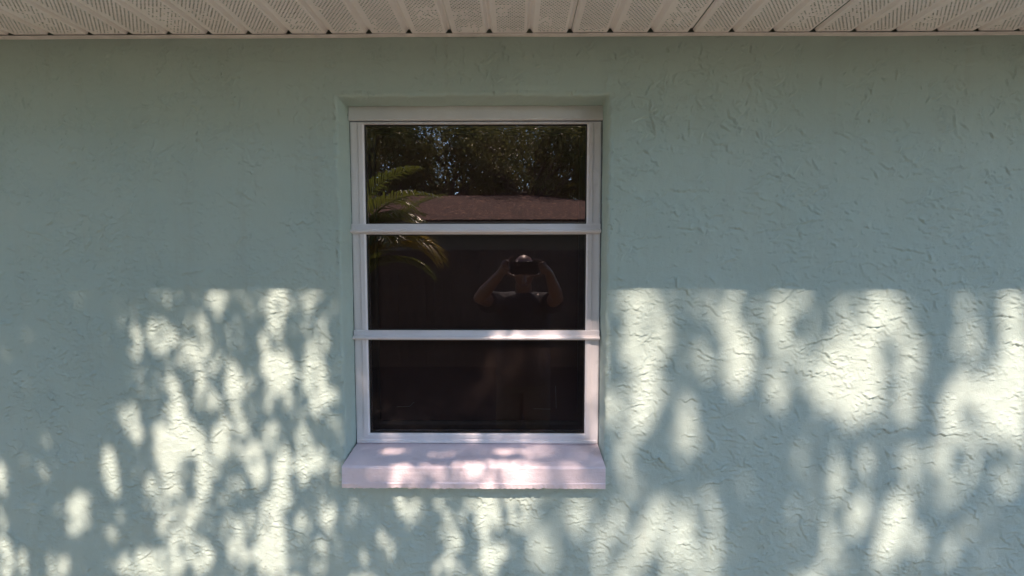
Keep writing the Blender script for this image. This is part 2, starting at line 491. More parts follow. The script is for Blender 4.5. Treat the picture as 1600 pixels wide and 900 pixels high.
def make_wall():
    o_parent = house
    # perimeter of the opening, walked in small steps so that its plaster edge can waver
    per = []
    def run(a, b):
        n = max(2, int((Vector(b) - Vector(a)).length / 0.008))
        for i in range(n): per.append(tuple(a[k] + (b[k] - a[k]) * i / n for k in (0, 1)))
    run((OX0, OZ0), (OX1, OZ0)); run((OX1, OZ0), (OX1, OZ1)); run((OX1, OZ1), (OX0, OZ1)); run((OX0, OZ1), (OX0, OZ0))
    n = len(per)
    ph = RNG.random(6) * 6.28
    cx, cz = (OX0 + OX1) / 2, (OZ0 + OZ1) / 2
    hw, hh = (OX1 - OX0) / 2, (OZ1 - OZ0) / 2
    wob = np.zeros(n)
    for k, (fq, a) in enumerate(((7, .0011), (19, .0009), (43, .0008), (90, .0006))):
        wob += a * np.sin(np.arange(n) / n * 6.283 * fq + ph[k])
    wob += RNG.normal(0, 0.0005, n)
    def ring(off, y, w):
        R = []
        for i, (x, z) in enumerate(per):
            sx = (hw + off + w * wob[i]) / hw; sz = (hh + off + w * wob[i]) / hh
            R.append((cx + (x - cx) * sx, y, cz + (z - cz) * sz))
        return R
    rings = [ring(0.014, 0, 0), ring(0.0075, 0, 1.0), ring(0.0028, 0.0012, 1.2), ring(0.0006, 0.0040, 1.2), ring(0.0, 0.0095, 1.0), ring(-0.0005, 0.04, 0.6), ring(0, 0.105, 0.0)]
    V = [v for r in rings for v in r]
    F = []
    for k in range(len(rings) - 1):
        for i in range(n):
            j = (i + 1) % n
            F.append((k * n + i, k * n + j, (k + 1) * n + j, (k + 1) * n + i))
    # the flat wall round it
    ex = 0.014
    q = [(cx - hw - ex, cz - hh - ex), (cx + hw + ex, cz - hh - ex), (cx + hw + ex, cz + hh + ex), (cx - hw - ex, cz + hh + ex)]
    b = len(V)
    xs = [-HX, RX0, RX1, HX]; zs = [-0.1, RZ0, RZ1, 2.45]
    for z in zs:
        for x in xs: V.append((x, 0, z))
    for r in range(3):
        for c in range(3):
            if r == 1 and c == 1: continue
            a = b + r * 4 + c
            F.append((a, a + 1, a + 5, a + 4))
    # the trowelled relief in between
    relief((q[0][0], q[1][0], q[0][1], q[2][1]), o_parent)
    o = mesh_obj('wall', V, F, M['stucco'], house, True)
    o.data.materials.append(M['reveal'])
    for p in o.data.polygons:
        c = p.center
        if c.y > 0.002: p.material_index = 1
        if abs(c.y) < 1e-5: p.use_smooth = False
    o['label'] = 'pale aqua wall of skip-trowelled stucco'
    return o
make_wall()
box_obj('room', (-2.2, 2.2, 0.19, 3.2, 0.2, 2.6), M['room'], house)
# the room box is closed: cut its front open towards the window
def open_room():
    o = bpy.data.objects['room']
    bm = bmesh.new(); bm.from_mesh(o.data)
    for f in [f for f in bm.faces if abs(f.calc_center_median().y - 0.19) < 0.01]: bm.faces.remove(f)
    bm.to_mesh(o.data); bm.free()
open_room()

# window sill: sloped top, blunt nose with a shallow drip line, hand-formed edges
def sill_jit():
    r = random.Random(5)
    tab = {}
    def f(i, k, x):
        if (i, k) not in tab:
            a = 0.0011 if k in (6, 7) else 0.0
            w = 0.0006 * math.sin(x * 14 + k) + 0.0004 * math.sin(x * 37 + 2 * k)
            tab[(i, k)] = (w + r.gauss(0, a * 0.5), w + r.gauss(0, a))
        return tab[(i, k)]
    return f
SILLP = [(0.100, 1.0830), (0.060, 1.0800), (-0.030, 1.0665), (-0.0345, 1.0620), (-0.0350, 1.0240), (-0.0365, 1.0215), (-0.0355, 1.0085), (-0.031, 1.0065), (0.060, 1.0100), (0.100, 1.0200)]
o = prism_x('window_sill', SILLP, -0.4572, 0.2378, M['sill'], house, 110, sill_jit())
o['label'] = 'pinkish white painted masonry sill with a rough lower edge'

# ---------------- window
window = empty('window', (0, 0.09, 1.08), house)
window['label'] = 'white framed window of three dark panes stacked one above another'
WM = Matrix.Translation((0, -0.09, -1.08))
def W(o):
    """put a part modelled in world coordinates under the window"""
    o.data.transform(WM); o.parent = window
    return o
FX0, FX1, FZ0, FZ1 = -0.4585, 0.2378, 1.0815, 1.9915
PX0, PX1 = -0.4195, 0.1990

def sweep_frame(name, x0, x1, z0, z1, wl, wr, wb, wt, prof, mat):
    """mitred picture-frame section; prof = (u, y), u 0 outside .. 1 inside"""
    V, F = [], []
    m = len(prof)
    for (cx, cz, wx, wz, sx, sz) in ((x0, z0, wl, wb, 1, 1), (x1, z0, wr, wb, -1, 1), (x1, z1, wr, wt, -1, -1), (x0, z1, wl, wt, 1, -1)):
        for u, y in prof: V.append((cx + sx * wx * u, y, cz + sz * wz * u))
    for s in range(4):
        for k in range(m):
            a = s * m + k; b = s * m + (k + 1) % m; c = ((s + 1) % 4) * m
            F.append((a, b, c + (k + 1) % m, c + k))
    bm = bmesh.new()
    vs = [bm.verts.new(v) for v in V]
    for f in F: bm.faces.new([vs[i] for i in f])
    bmesh.ops.recalc_face_normals(bm, faces=bm.faces)
    es = [e for e in bm.edges if len(e.link_faces) == 2 and e.calc_face_angle(0) > 0.5]
    bmesh.ops.bevel(bm, geom=es, offset=0.0009, segments=2, affect='EDGES', profile=0.6)
    return W(bm_obj(name, bm, mat))

W(prism_x('head_board', [(0.0680, 1.9945), (0.0670, 1.9965), (0.0700, 2.0310), (0.0720, 2.0360), (0.105, 2.0360), (0.105, 1.9945)], -0.4592, 0.2405, M['head']))
W(box_obj('frame_packing', (-0.4602, 0.2418, 0.094, 0.100, 1.07, 2.034), M['dark_gap']))
# the packing only fills the thin joint: cut it into a rim
def rim():
    o = [c for c in window.children if c.name.startswith('frame_packing')][0]
    bpy.data.objects.remove(o)
    V = []
    for (x0, x1, z0, z1) in ((-0.4602, 0.2418, 1.066, 2.034), (-0.452, 0.231, 1.090, 1.9885)):
        V += [(x0, 0.0768, z0), (x1, 0.0768, z0), (x1, 0.0768, z1), (x0, 0.0768, z1)]
    F = [(i, (i + 1) % 4, 4 + (i + 1) % 4, 4 + i) for i in range(4)]
    W(mesh_obj('joint', V, F, M['sealant']))
rim()
prof_main = [(0, 0.104), (0, 0.0760), (0.10, 0.0745), (0.58, 0.0745), (0.60, 0.0715), (0.90, 0.0715), (1.0, 0.0745), (1.0, 0.104)]
W_L, W_R = PX0 - FX0, FX1 - PX1
sashes = [(1.7000, 1.9915, 0.0110, 0.0066), (1.3995, 1.6880, 0.0115, 0.0060), (1.0815, 1.3880, 0.0300, 0.0045)]
for k, (z0, z1, wb, wt) in enumerate(sashes):
    sweep_frame('sash', FX0, FX1, z0, z1, W_L, W_R, wb, wt, prof_main, M['frame'])
    # thin dark glazing bead, then the pane
    g = 0.0016
    a0, a1, b0, b1 = PX0, PX1, z0 + wb, z1 - wt
    sweep_frame('glazing_bead', a0, a1, b0, b1, 0.0030, 0.0030, 0.0030, 0.0030, [(0, 0.0850), (0, 0.0770), (1, 0.0790), (1, 0.0850)], M['dark_gap'])
    V = [(a0 + g, 0.0810, b0 + g), (a1 - g, 0.0810, b0 + g), (a1 - g, 0.0810, b1 - g), (a0 + g, 0.0810, b1 - g)]
    W(mesh_obj('pane', V, [(0, 1, 2, 3)], M['glass']))
# rails: a flat band with a rolled lip below that runs past the sash on both sides
for zt in (1.7110, 1.4112):
    P = [(0.082, zt), (0.0705, zt), (0.0690, zt - 0.0015), (0.0690, zt - 0.0135), (0.0660, zt - 0.0150), (0.0600, zt - 0.0165), (0.0580, zt - 0.0195), (0.0590, zt - 0.0228), (0.0630, zt - 0.0246), (0.0700, zt - 0.0252), (0.0745, zt - 0.0275), (0.082, zt - 0.0280)]
    W(prism_x('rail', P, FX0 + 0.0005, FX1 - 0.0005, M['frame']))
P = [(0.080, 1.0935), (0.0700, 1.0925), (0.0690, 1.0895), (0.0690, 1.0855), (0.0710, 1.0840), (0.080, 1.0840)]
W(prism_x('bottom_rail', P, FX0 + 0.004, FX1 - 0.004, M['frame']))
# insect screen behind the panes
W(mesh_obj('insect_screen', [(-0.412, 0.1330, 1.125), (0.192, 0.1330, 1.125), (0.192, 0.1330, 1.980), (-0.412, 0.1330, 1.980)], [(0, 1, 2, 3)], M['screen']))
sweep_frame('screen_frame', -0.432, 0.212, 1.092, 1.998, 0.026, 0.026, 0.036, 0.022, [(0, 0.141), (0, 0.126), (0.35, 0.1235), (0.8, 0.1235), (1, 0.127), (1, 0.141)], M['bronze'])
W(box_obj('screen_bar', (-0.409, 0.189, 0.124, 0.134, 1.1145, 1.1195), M['bronze']))
def scratch(pts, r=0.0007):
    bm = bmesh.new()
    tube(bm, pts, [r] * len(pts), 5)
    W(bm_obj('straw', bm, M['straw']))
M['straw'] = simple('dry_straw', (0.42, 0.36, 0.30), 0.8)
scratch([(-0.357, 0.1305, 1.170), (-0.318, 0.1305, 1.171), (-0.303, 0.1305, 1.185)])
scratch([(0.055, 0.1305, 1.165), (0.106, 0.1305, 1.164)], 0.0005)
scratch([(0.123, 0.1305, 1.166), (0.121, 0.1305, 1.235)], 0.0005)

# ---------------- soffit
soffit = empty('soffit', (0, 0, SOF), house)
soffit['label'] = 'white perforated soffit panels under the eave'
RIB = 0.1016
def soffit_mesh(seed):
    rr = random.Random(seed)
    clog = [(rr.uniform(0, 3 * RIB), rr.uniform(0.004, 0.12), rr.uniform(0.01, 0.03)) for _ in range(4)]
    V, F = [], []
    def quad(a, b, c, d):
        n = len(V); V.extend((a, b, c, d)); F.append((n, n + 1, n + 2, n + 3))
    Y0, Y1 = EAVE + 0.012, -0.0135
    rowh, pit, hr0, hy0 = 0.0052, 0.0090, 0.00155, 0.00145
    for s in range(3):
        gx = s * RIB                       # centre of the groove at the left of this section
        g = [(gx - 0.0085, 0), (gx - 0.0030, 0.0085), (gx - 0.0010, 0.0100), (gx + 0.0010, 0.0100), (gx + 0.0030, 0.0085), (gx + 0.0085, 0)]
        if s == 0:
            g[0] = (gx - 0.0070, 0.0016); 
        if s == 0:                         # lap joint: the next panel's edge hangs a little lower with a slit beside it
            g = [(gx - 0.0035, 0.0095), (gx - 0.0010, 0.0100), (gx + 0.0010, 0.0100), (gx + 0.0030, 0.0085), (gx + 0.0085, 0)]
        for (xa, za), (xb, zb) in zip(g, g[1:]):
            quad((xa, Y0, za), (xb, Y0, zb), (xb, Y1, zb), (xa, Y1, za))
        xl, xr = gx + 0.0085, gx + RIB - 0.0085
        if s == 2:                         # right edge of the panel, with its own half of the lap
            quad((xr, Y0, 0), (xr + 0.0042, Y0, 0.0075), (xr + 0.0042, Y1, 0.0075), (xr, Y1, 0))
        p0 = xl + 0.0075; ncol = 8
        rows = int((Y1 - Y0 - 0.004) / rowh)
        quad((xl, Y0 + rows * rowh, 0), (xr, Y0 + rows * rowh, 0), (xr, Y1, 0), (xl, Y1, 0))
        for r in range(rows):
            ya, yb = Y0 + r * rowh, Y0 + (r + 1) * rowh
            ym = (ya + yb) / 2
            st = p0 + (pit / 2 if r % 2 else 0)
            nc = ncol - (1 if r % 2 else 0)
            quad((xl, ya, 0), (st - pit / 2, ya, 0), (st - pit / 2, yb, 0), (xl, yb, 0))
            e = st - pit / 2 + nc * pit
            quad((e, ya, 0), (xr, ya, 0), (xr, yb, 0), (e, yb, 0))
            for c in range(nc):
                cx = st + c * pit; x0, x1 = cx - pit / 2, cx + pit / 2
                near = -ym
                if any(abs(cx - a) < 1.6 * w and abs(near - b) < w for a, b, w in clog) and rr.random() < 0.5 or (near < 0.035 and rr.random() < 0.22):
                    quad((x0, ya, 0), (x1, ya, 0), (x1, yb, 0), (x0, yb, 0)); continue    # painted shut
                k = rr.uniform(0.8, 1.1); hr, hy = hr0 * k, hy0 * k
                h = [(cx - hr, ym - hy, 0), (cx + hr, ym - hy, 0), (cx + hr, ym + hy, 0), (cx - hr, ym + hy, 0)]
                q = [(x0, ya, 0), (x1, ya, 0), (x1, yb, 0), (x0, yb, 0)]
                for k in range(4):
                    quad(q[k], q[(k + 1) % 4], h[(k + 1) % 4], h[k])
    V = np.array(V); V[:, 0] *= -1
    me = np_mesh('soffit_panel', V, np.array(F)[:, ::-1], M['soffit'])
    return me
pms = [soffit_mesh(k) for k in range(5)]
k0 = int((HX - 0.2) / (3 * RIB))
for k in range(-k0, k0):
    o = bpy.data.objects.new('soffit_panel', pms[(k * 3) % 5])
    o.location = (0.1375 + k * 3 * RIB, 0, random.uniform(0, 0.0007))
    link(o, soffit)
def ch_jit():
    r = random.Random(3); a = {}
    ph = [r.random() * 6 for _ in range(4)]
    def f(i, k, x):
        w = 0.0009 * math.sin(x * 3.1 + ph[0]) + 0.0006 * math.sin(x * 8.7 + ph[1]) + 0.0003 * math.sin(x * 23 + ph[2])
        return (w * 0.6, w)
    return f
CH = [(0.001, 2.1790), (-0.0140, 2.1780), (-0.0158, 2.1785), (-0.0160, 2.1800), (-0.0145, 2.1803), (0.001, 2.1806)]
o = prism_x('wall_channel', [(y, z - SOF) for y, z in CH], -HX, HX, M['channel'], soffit, 200, ch_jit())

# fascia, roof deck and the dark roof space over the soffit
box_obj('fascia', (-HX, HX, EAVE, EAVE + 0.02, 2.168, 2.36), M['fascia'], house, 0.003)
def roof():
    V = [(-HX, EAVE - 0.03, 2.362), (HX, EAVE - 0.03, 2.362), (HX, 4.6, 3.95), (-HX, 4.6, 3.95),
         (-HX, EAVE - 0.03, 2.392), (HX, EAVE - 0.03, 2.392), (HX, 4.6, 3.98), (-HX, 4.6, 3.98)]
    F = [(0, 3, 2, 1), (4, 5, 6, 7), (0, 1, 5, 4), (1, 2, 6, 5), (2, 3, 7, 6), (3, 0, 4, 7)]
    mesh_obj('roof', V, F, M['shingle_near'], house)
roof()
def ends():
    for s in (-1, 1):
        box_obj('eave_end', (s * HX - 0.01, s * HX + 0.01, EAVE + 0.021, 0.2, 2.176, 2.60), M['attic'], house)
ends()
box_obj('wall_top_blocking', (-HX + 0.02, HX - 0.02, 0.003, 0.13, 2.30, 2.56), M['attic'], house)

# ------------------------------------------------------------------ trees that shade the wall
# the gaps in the leaves, described by the patches of sun that fall through them: x, height on the wall, half sizes, openness, tilt
GAPS = "-1.407,1.02,0.018,0.051,0.9,0;-1.412,0.897,0.014,0.046,0.5,0;-1.415,0.781,0.025,0.065,1,0;-1.365,0.772,0.018,0.046,0.6,0;-1.281,1.132,0.021,0.032,0.2,0;-1.292,1.024,0.018,0.032,0.45,0;-1.107,1.039,0.025,0.059,0.9,0;-1.096,0.982,0.018,0.027,0.6,0;-1.197,0.925,0.032,0.055,0.95,0;-1.213,0.868,0.025,0.027,0.8,0;-1.259,0.927,0.014,0.027,0.3,0;-1.269,0.762,0.036,0.037,0.6,0;-1.01,0.765,0.08,0.046,1,0;-0.974,0.964,0.035,0.054,0.7,0;-0.941,1.099,0.039,0.068,1,0;-0.952,1.406,0.035,0.048,0.75,0;-1.021,1.406,0.017,0.061,0.35,0;-0.986,1.255,0.03,0.014,0.6,0;-1.006,1.298,0.007,0.038,0.5,0;-1.05,1.188,0.031,0.039,0.55,0;-1.035,1.141,0.021,0.032,0.4,0;-1.107,0.851,0.018,0.027,0.35,0;-1.077,0.907,0.018,0.018,0.3,0;-0.849,1.517,0.007,0.021,0.7,0;-0.796,1.506,0.027,0.027,0.75,0;-0.797,1.481,0.014,0.024,0.6,0;-0.768,1.527,0.01,0.01,0.8,0;-0.675,1.498,0.009,0.038,0.5,0;-0.636,1.472,0.021,0.072,0.85,0;-0.608,1.506,0.021,0.034,0.85,0;-0.564,1.498,0.031,0.034,0.5,0;-0.527,1.517,0.017,0.02,0.4,0;-0.67,1.4,0.015,0.031,0.7,0;-0.658,1.327,0.028,0.045,0.9,0;-0.623,1.308,0.031,0.052,0.95,0;-0.652,1.262,0.024,0.025,0.7,0;-0.53,1.4,0.034,0.052,0.5,0;-0.542,1.299,0.035,0.049,0.85,0;-0.517,1.245,0.038,0.035,0.85,0;-0.536,1.208,0.024,0.025,0.6,0;-0.671,1.217,0.017,0.021,0.5,0;-0.608,1.217,0.017,0.026,0.6,0;-0.837,1.408,0.021,0.052,0.65,0;-0.85,1.299,0.021,0.061,0.7,0;-0.833,1.236,0.031,0.035,0.7,0;-0.884,1.355,0.024,0.049,0.75,0;-0.924,1.262,0.017,0.061,0.95,0;-0.917,1.19,0.028,0.053,0.95,0;-0.755,1.282,0.026,0.049,0.85,0;-0.75,1.199,0.017,0.035,0.6,0;-0.71,1.282,0.01,0.035,0.4,0;-0.903,1.124,0.046,0.057,1,0;-0.867,1.096,0.025,0.039,0.8,0;-0.798,1.116,0.031,0.053,0.75,0;-0.738,1.125,0.021,0.053,0.8,0;-0.712,1.069,0.028,0.054,1,0;-0.7,1.023,0.021,0.036,1,0;-0.665,1.134,0.021,0.039,0.9,0;-0.636,1.061,0.026,0.05,0.85,0;-0.638,0.985,0.025,0.061,0.9,0;-0.576,1.079,0.023,0.071,0.75,0;-0.531,1.07,0.021,0.039,0.6,0;-0.491,1.171,0.017,0.026,0.5,0;-0.854,0.985,0.025,0.072,0.75,0;-0.875,0.927,0.021,0.036,0.7,0;-0.927,0.973,0.025,0.081,0.6,0;-0.931,0.888,0.044,0.055,0.45,0;-0.665,0.871,0.035,0.077,0.95,0;-0.676,0.785,0.044,0.055,0.9,0;-0.777,0.852,0.028,0.055,0.55,0;-0.76,0.785,0.025,0.046,0.5,0;-0.541,0.795,0.025,0.051,0.65,0;-0.515,0.91,0.025,0.054,0.5,0;-0.59,0.892,0.018,0.033,0.4,0;-0.495,1.024,0.014,0.036,0.4,0;-0.947,0.774,0.025,0.055,0.9,0;-0.871,0.793,0.036,0.055,0.5,0;-0.285,0.926,0.028,0.04,0.6,0;-0.311,0.94,0.035,0.025,0.35,0;-0.353,0.82,0.021,0.04,0.5,0;-0.367,0.854,0.018,0.027,0.3,0;-0.416,0.783,0.012,0.04,0.6,0;-0.448,0.918,0.018,0.036,0.35,0;-0.17,0.863,0.028,0.055,0.5,0;-0.185,0.764,0.035,0.037,0.65,0;-0.08,0.927,0.026,0.047,0.85,0;-0.075,0.892,0.035,0.054,0.6,0;-0.075,0.772,0.032,0.046,0.8,0;-0.047,0.814,0.035,0.037,0.5,0;0.014,0.927,0.031,0.054,0.95,0;0.076,0.849,0.035,0.045,0.6,0;0.076,0.793,0.039,0.04,0.6,0;0.13,0.906,0.014,0.045,0.4,0;0.17,0.892,0.024,0.045,0.45,0;0.231,0.857,0.024,0.054,0.6,0;0.232,0.786,0.025,0.048,0.65,0;0.285,0.899,0.024,0.054,0.75,0;0.379,0.914,0.035,0.068,0.95,25;0.354,0.838,0.035,0.064,0.9,20;0.32,0.774,0.032,0.055,0.8,20;0.461,0.866,0.035,0.072,0.75,10;0.428,0.802,0.024,0.055,0.7,0;0.534,0.893,0.031,0.09,0.55,0;0.489,0.788,0.031,0.04,0.9,0;0.316,1.517,0.034,0.027,1,0;0.344,1.473,0.051,0.06,0.85,0;0.31,1.393,0.031,0.069,0.75,0;0.381,1.393,0.031,0.06,0.75,0;0.338,1.348,0.048,0.024,0.7,0;0.264,1.499,0.017,0.043,0.4,0;0.348,1.265,0.041,0.052,0.95,0;0.322,1.202,0.041,0.053,0.85,0;0.366,1.239,0.031,0.061,0.9,0;0.268,1.21,0.021,0.053,0.5,0;0.323,1.146,0.038,0.026,0.5,0;0.503,1.49,0.037,0.037,0.6,0;0.556,1.463,0.03,0.048,0.55,0;0.595,1.329,0.044,0.076,0.95,0;0.584,1.402,0.037,0.051,0.6,0;0.457,1.211,0.027,0.052,0.6,0;0.467,1.137,0.038,0.049,0.65,0;0.446,1.065,0.024,0.035,0.45,0;0.689,1.455,0.02,0.077,0.7,0;0.685,1.276,0.02,0.069,0.55,0;0.627,1.175,0.034,0.039,0.3,0;0.308,0.979,0.024,0.032,0.45,0;0.288,1.064,0.028,0.053,0.45,0;0.633,0.991,0.035,0.025,0.25,0;0.746,1.499,0.037,0.037,0.9,0;0.706,1.393,0.03,0.069,0.6,0;0.956,1.491,0.044,0.051,1,0;0.87,1.474,0.042,0.034,0.5,0;0.951,1.419,0.05,0.051,0.95,0;0.875,1.366,0.071,0.048,0.9,0;0.92,1.33,0.068,0.062,1,0;0.834,1.294,0.058,0.055,0.85,0;0.897,1.24,0.075,0.049,0.95,0;0.91,1.195,0.041,0.042,0.7,0;1.021,1.446,0.023,0.068,0.45,0;1.052,1.339,0.037,0.069,0.5,0;1.049,1.221,0.044,0.052,0.5,0;0.703,1.257,0.024,0.059,0.5,0;1.315,1.474,0.03,0.051,1,0;1.319,1.411,0.04,0.06,0.95,0;1.271,1.358,0.04,0.051,0.7,0;1.325,1.322,0.044,0.069,0.95,0;1.287,1.241,0.057,0.076,0.95,0;1.333,1.213,0.041,0.076,0.9,0;1.217,1.394,0.03,0.048,0.4,0;1.198,1.267,0.041,0.059,0.65,20;1.175,1.195,0.041,0.066,0.6,15;1.19,1.104,0.051,0.077,0.5,0;1.186,1.011,0.051,0.06,0.5,0;1.13,1.067,0.034,0.053,0.4,0;1.35,1.114,0.017,0.053,0.5,0;0.861,1.066,0.027,0.071,0.4,0;0.874,0.992,0.024,0.053,0.5,0;0.942,1.056,0.027,0.053,0.6,0;0.932,0.899,0.029,0.054,0.8,0;0.831,0.907,0.028,0.04,0.45,0;0.882,0.814,0.035,0.069,0.55,0;0.865,0.775,0.031,0.036,0.5,0;1.047,0.937,0.041,0.061,0.8,25;1.024,0.861,0.041,0.065,0.9,20;0.999,0.805,0.028,0.04,0.7,0;1.07,0.993,0.034,0.036,0.5,0;1.097,0.842,0.024,0.061,0.4,0;1.222,0.862,0.034,0.05,0.65,30;1.189,0.806,0.031,0.043,0.5,25;1.058,1.067,0.031,0.044,0.35,0;1.331,0.994,0.024,0.043,0.3,0;1.29,0.798,0.024,0.036,0.2,0;0.35,1.348,0.102,0.224,0.12,0;0.587,1.383,0.102,0.154,0.1,0;0.892,1.349,0.169,0.223,0.12,0;1.27,1.246,0.118,0.26,0.15,0;1.032,0.928,0.121,0.179,0.1,0;0.376,0.853,0.174,0.127,0.18,0;0.858,0.963,0.103,0.197,0.08,0;-0.645,1.311,0.173,0.244,0.06,0;-0.875,1.188,0.14,0.336,0.08,0;-0.658,0.92,0.176,0.181,0.08,0;-0.008,0.923,0.227,0.054,0.22,0;0.166,0.924,0.105,0.054,0.28,0;-0.303,0.998,0.043,0.023,0.6,0;-0.081,0.998,0.031,0.023,0.7,0;0.021,0.999,0.044,0.024,1,0;0.082,0.999,0.031,0.023,0.6,0;-0.195,0.993,0.017,0.018,0.3,0;-0.332,1.122,0.04,0.018,0.9,0;-0.21,1.099,0.046,0.018,0.5,0;-0.027,1.121,0.054,0.018,0.9,0;0.063,1.121,0.05,0.018,0.95,0;0.169,1.106,0.032,0.018,0.5,0;-0.355,1.196,0.026,0.018,0.7,0;-0.133,1.196,0.037,0.018,0.9,0;0.052,1.197,0.059,0.018,0.9,0;0.144,1.197,0.028,0.018,0.6,0;0.216,1.39,0.026,0.129,0.6,0;0.214,1.5,0.022,0.037,0.7,0;0.212,1.241,0.026,0.056,0.6,0;-0.009,1.491,0.054,0.018,0.55,0;0.1,1.491,0.054,0.018,0.7,0;0.181,1.491,0.047,0.018,0.85,0;-0.029,1.41,0.058,0.074,0.95,0;0.086,1.439,0.05,0.058,0.7,0;-0.087,1.331,0.058,0.039,0.45,0;-0.135,1.288,0.031,0.018,0.8,0;-0.008,1.024,0.154,0.044,0.45,0;0.027,1.118,0.142,0.022,0.5,0;0.065,1.197,0.111,0.018,0.4,0;-0.282,1.015,0.086,0.035,0.3,0;0.068,1.284,0.042,0.018,0.5,0"
gaps = [tuple(float(v) for v in g.split(',')) for g in GAPS.split(';')]
CELL = 0.01
GX0, GX1, GZ0, GZ1 = -3.8, 3.8, -0.9, 2.3
nx, nz = int((GX1 - GX0) / CELL), int((GZ1 - GZ0) / CELL)
gx = GX0 + (np.arange(nx) + 0.5) * CELL; gz = GZ0 + (np.arange(nz) + 0.5) * CELL
XX, ZZ = np.meshgrid(gx, gz)

def light_map():
    T = np.zeros_like(XX)
    gl = list(gaps)
    rr = random.Random(21)
    for _ in range(900):                     # the crowns beyond the photographed piece of wall
        x, z = rr.uniform(GX0, GX1), rr.uniform(GZ0, GZ1)
        if -1.45 < x < 1.42 and 0.74 < z < 1.62: continue
        gl.append((x, z, rr.uniform(.015, .05), rr.uniform(.03, .08), rr.uniform(.3, 1), rr.uniform(-5, 20)))
    gl.append((0.06, -0.22, 0.30, 0.16, 0.95, 0))
    for x, z, rx, rz, a, tilt in gl:
        t = math.radians(tilt)
        dx, dz = XX - x, ZZ - z
        u = (dx * math.cos(t) - dz * math.sin(t)) / rx; v = (dx * math.sin(t) + dz * math.cos(t)) / rz
        q = u * u + v * v
        e = a * np.clip(1.45 - 0.75 * q, 0, 1)
        T = 1 - (1 - T) * (1 - e * 0.92) if False else np.maximum(T, e) + 0.15 * np.minimum(T, e)
    tr = np.random.default_rng(5)
    fleck = smooth_noise(T.shape, 1.5, tr) * 0.6 + smooth_noise(T.shape, 3.0, tr) * 0.5
    T = T * np.clip(0.86 - 0.24 * np.clip(fleck + 0.2, -1, 2) * (XX < 0.1) - 0.10 * fleck * (XX >= 0.1), 0.1, 1.0) * 1.1
    return np.clip(T, 0, 1)
TMAP = light_map()

def disk_fft(D):
    r = D * math.tan(math.radians(0.265)); rz = r / math.cos(math.radians(SUN_ELEV))
    ix = (np.arange(nx) - nx // 2) * CELL; iz = (np.arange(nz) - nz // 2) * CELL
    A, B = np.meshgrid(ix, iz)
    K = np.clip(1.6 - (np.sqrt((A / r) ** 2 + (B / rz) ** 2)) * 1.3, 0, 1); K /= K.sum()
    return np.fft.rfft2(np.fft.ifftshift(K))
def openness(D, it=25):
    K = disk_fft(D); H = TMAP.copy() * 0.9 + 0.02
    conv = lambda a: np.clip(np.fft.irfft2(np.fft.rfft2(a) * K, s=a.shape), 1e-4, None)
    for _ in range(it):
        H = np.clip(H * conv((TMAP + 0.01) / conv(H)), 0.004, 1.0)
    return H

def leaf_quads(P, L, Wd, rng, droop=0.0):
    """rhombic leaves: centres P, lengths L, widths Wd -> verts, faces"""
    n = len(P)
    d = rng.normal(size=(n, 3)); d[:, 2] -= droop; d /= np.linalg.norm(d, axis=1)[:, None]
    u = rng.normal(size=(n, 3)); s = np.cross(d, u); s /= np.linalg.norm(s, axis=1)[:, None]
    nn = np.cross(d, s)
    L = L[:, None]; Wd = Wd[:, None]
    V = np.stack([P - d * L / 2, P + s * Wd / 2 - d * L * 0.06 + nn * Wd * 0.12, P + d * L / 2, P - s * Wd / 2 - d * L * 0.06 + nn * Wd * 0.12], 1).reshape(-1, 3)
    return V, np.arange(4 * n).reshape(n, 4)

def limb(bm, a, b, r0, r1, rnd, wob=0.12, n=6, seg=7):
    a, b = Vector(a), Vector(b); L = (b - a).length
    pts, rad = [], []
    for i in range(n + 1):
        t = i / n; w = wob * L * math.sin(math.pi * t) * 0.5
        pts.append(a.lerp(b, t) + Vector((rnd.gauss(0, w * 0.5), rnd.gauss(0, w * 0.5), rnd.gauss(0, w * 0.4) + w * 0.4)))
        rad.append(r0 + (r1 - r0) * t)
    tube(bm, pts, rad, seg)
    return pts

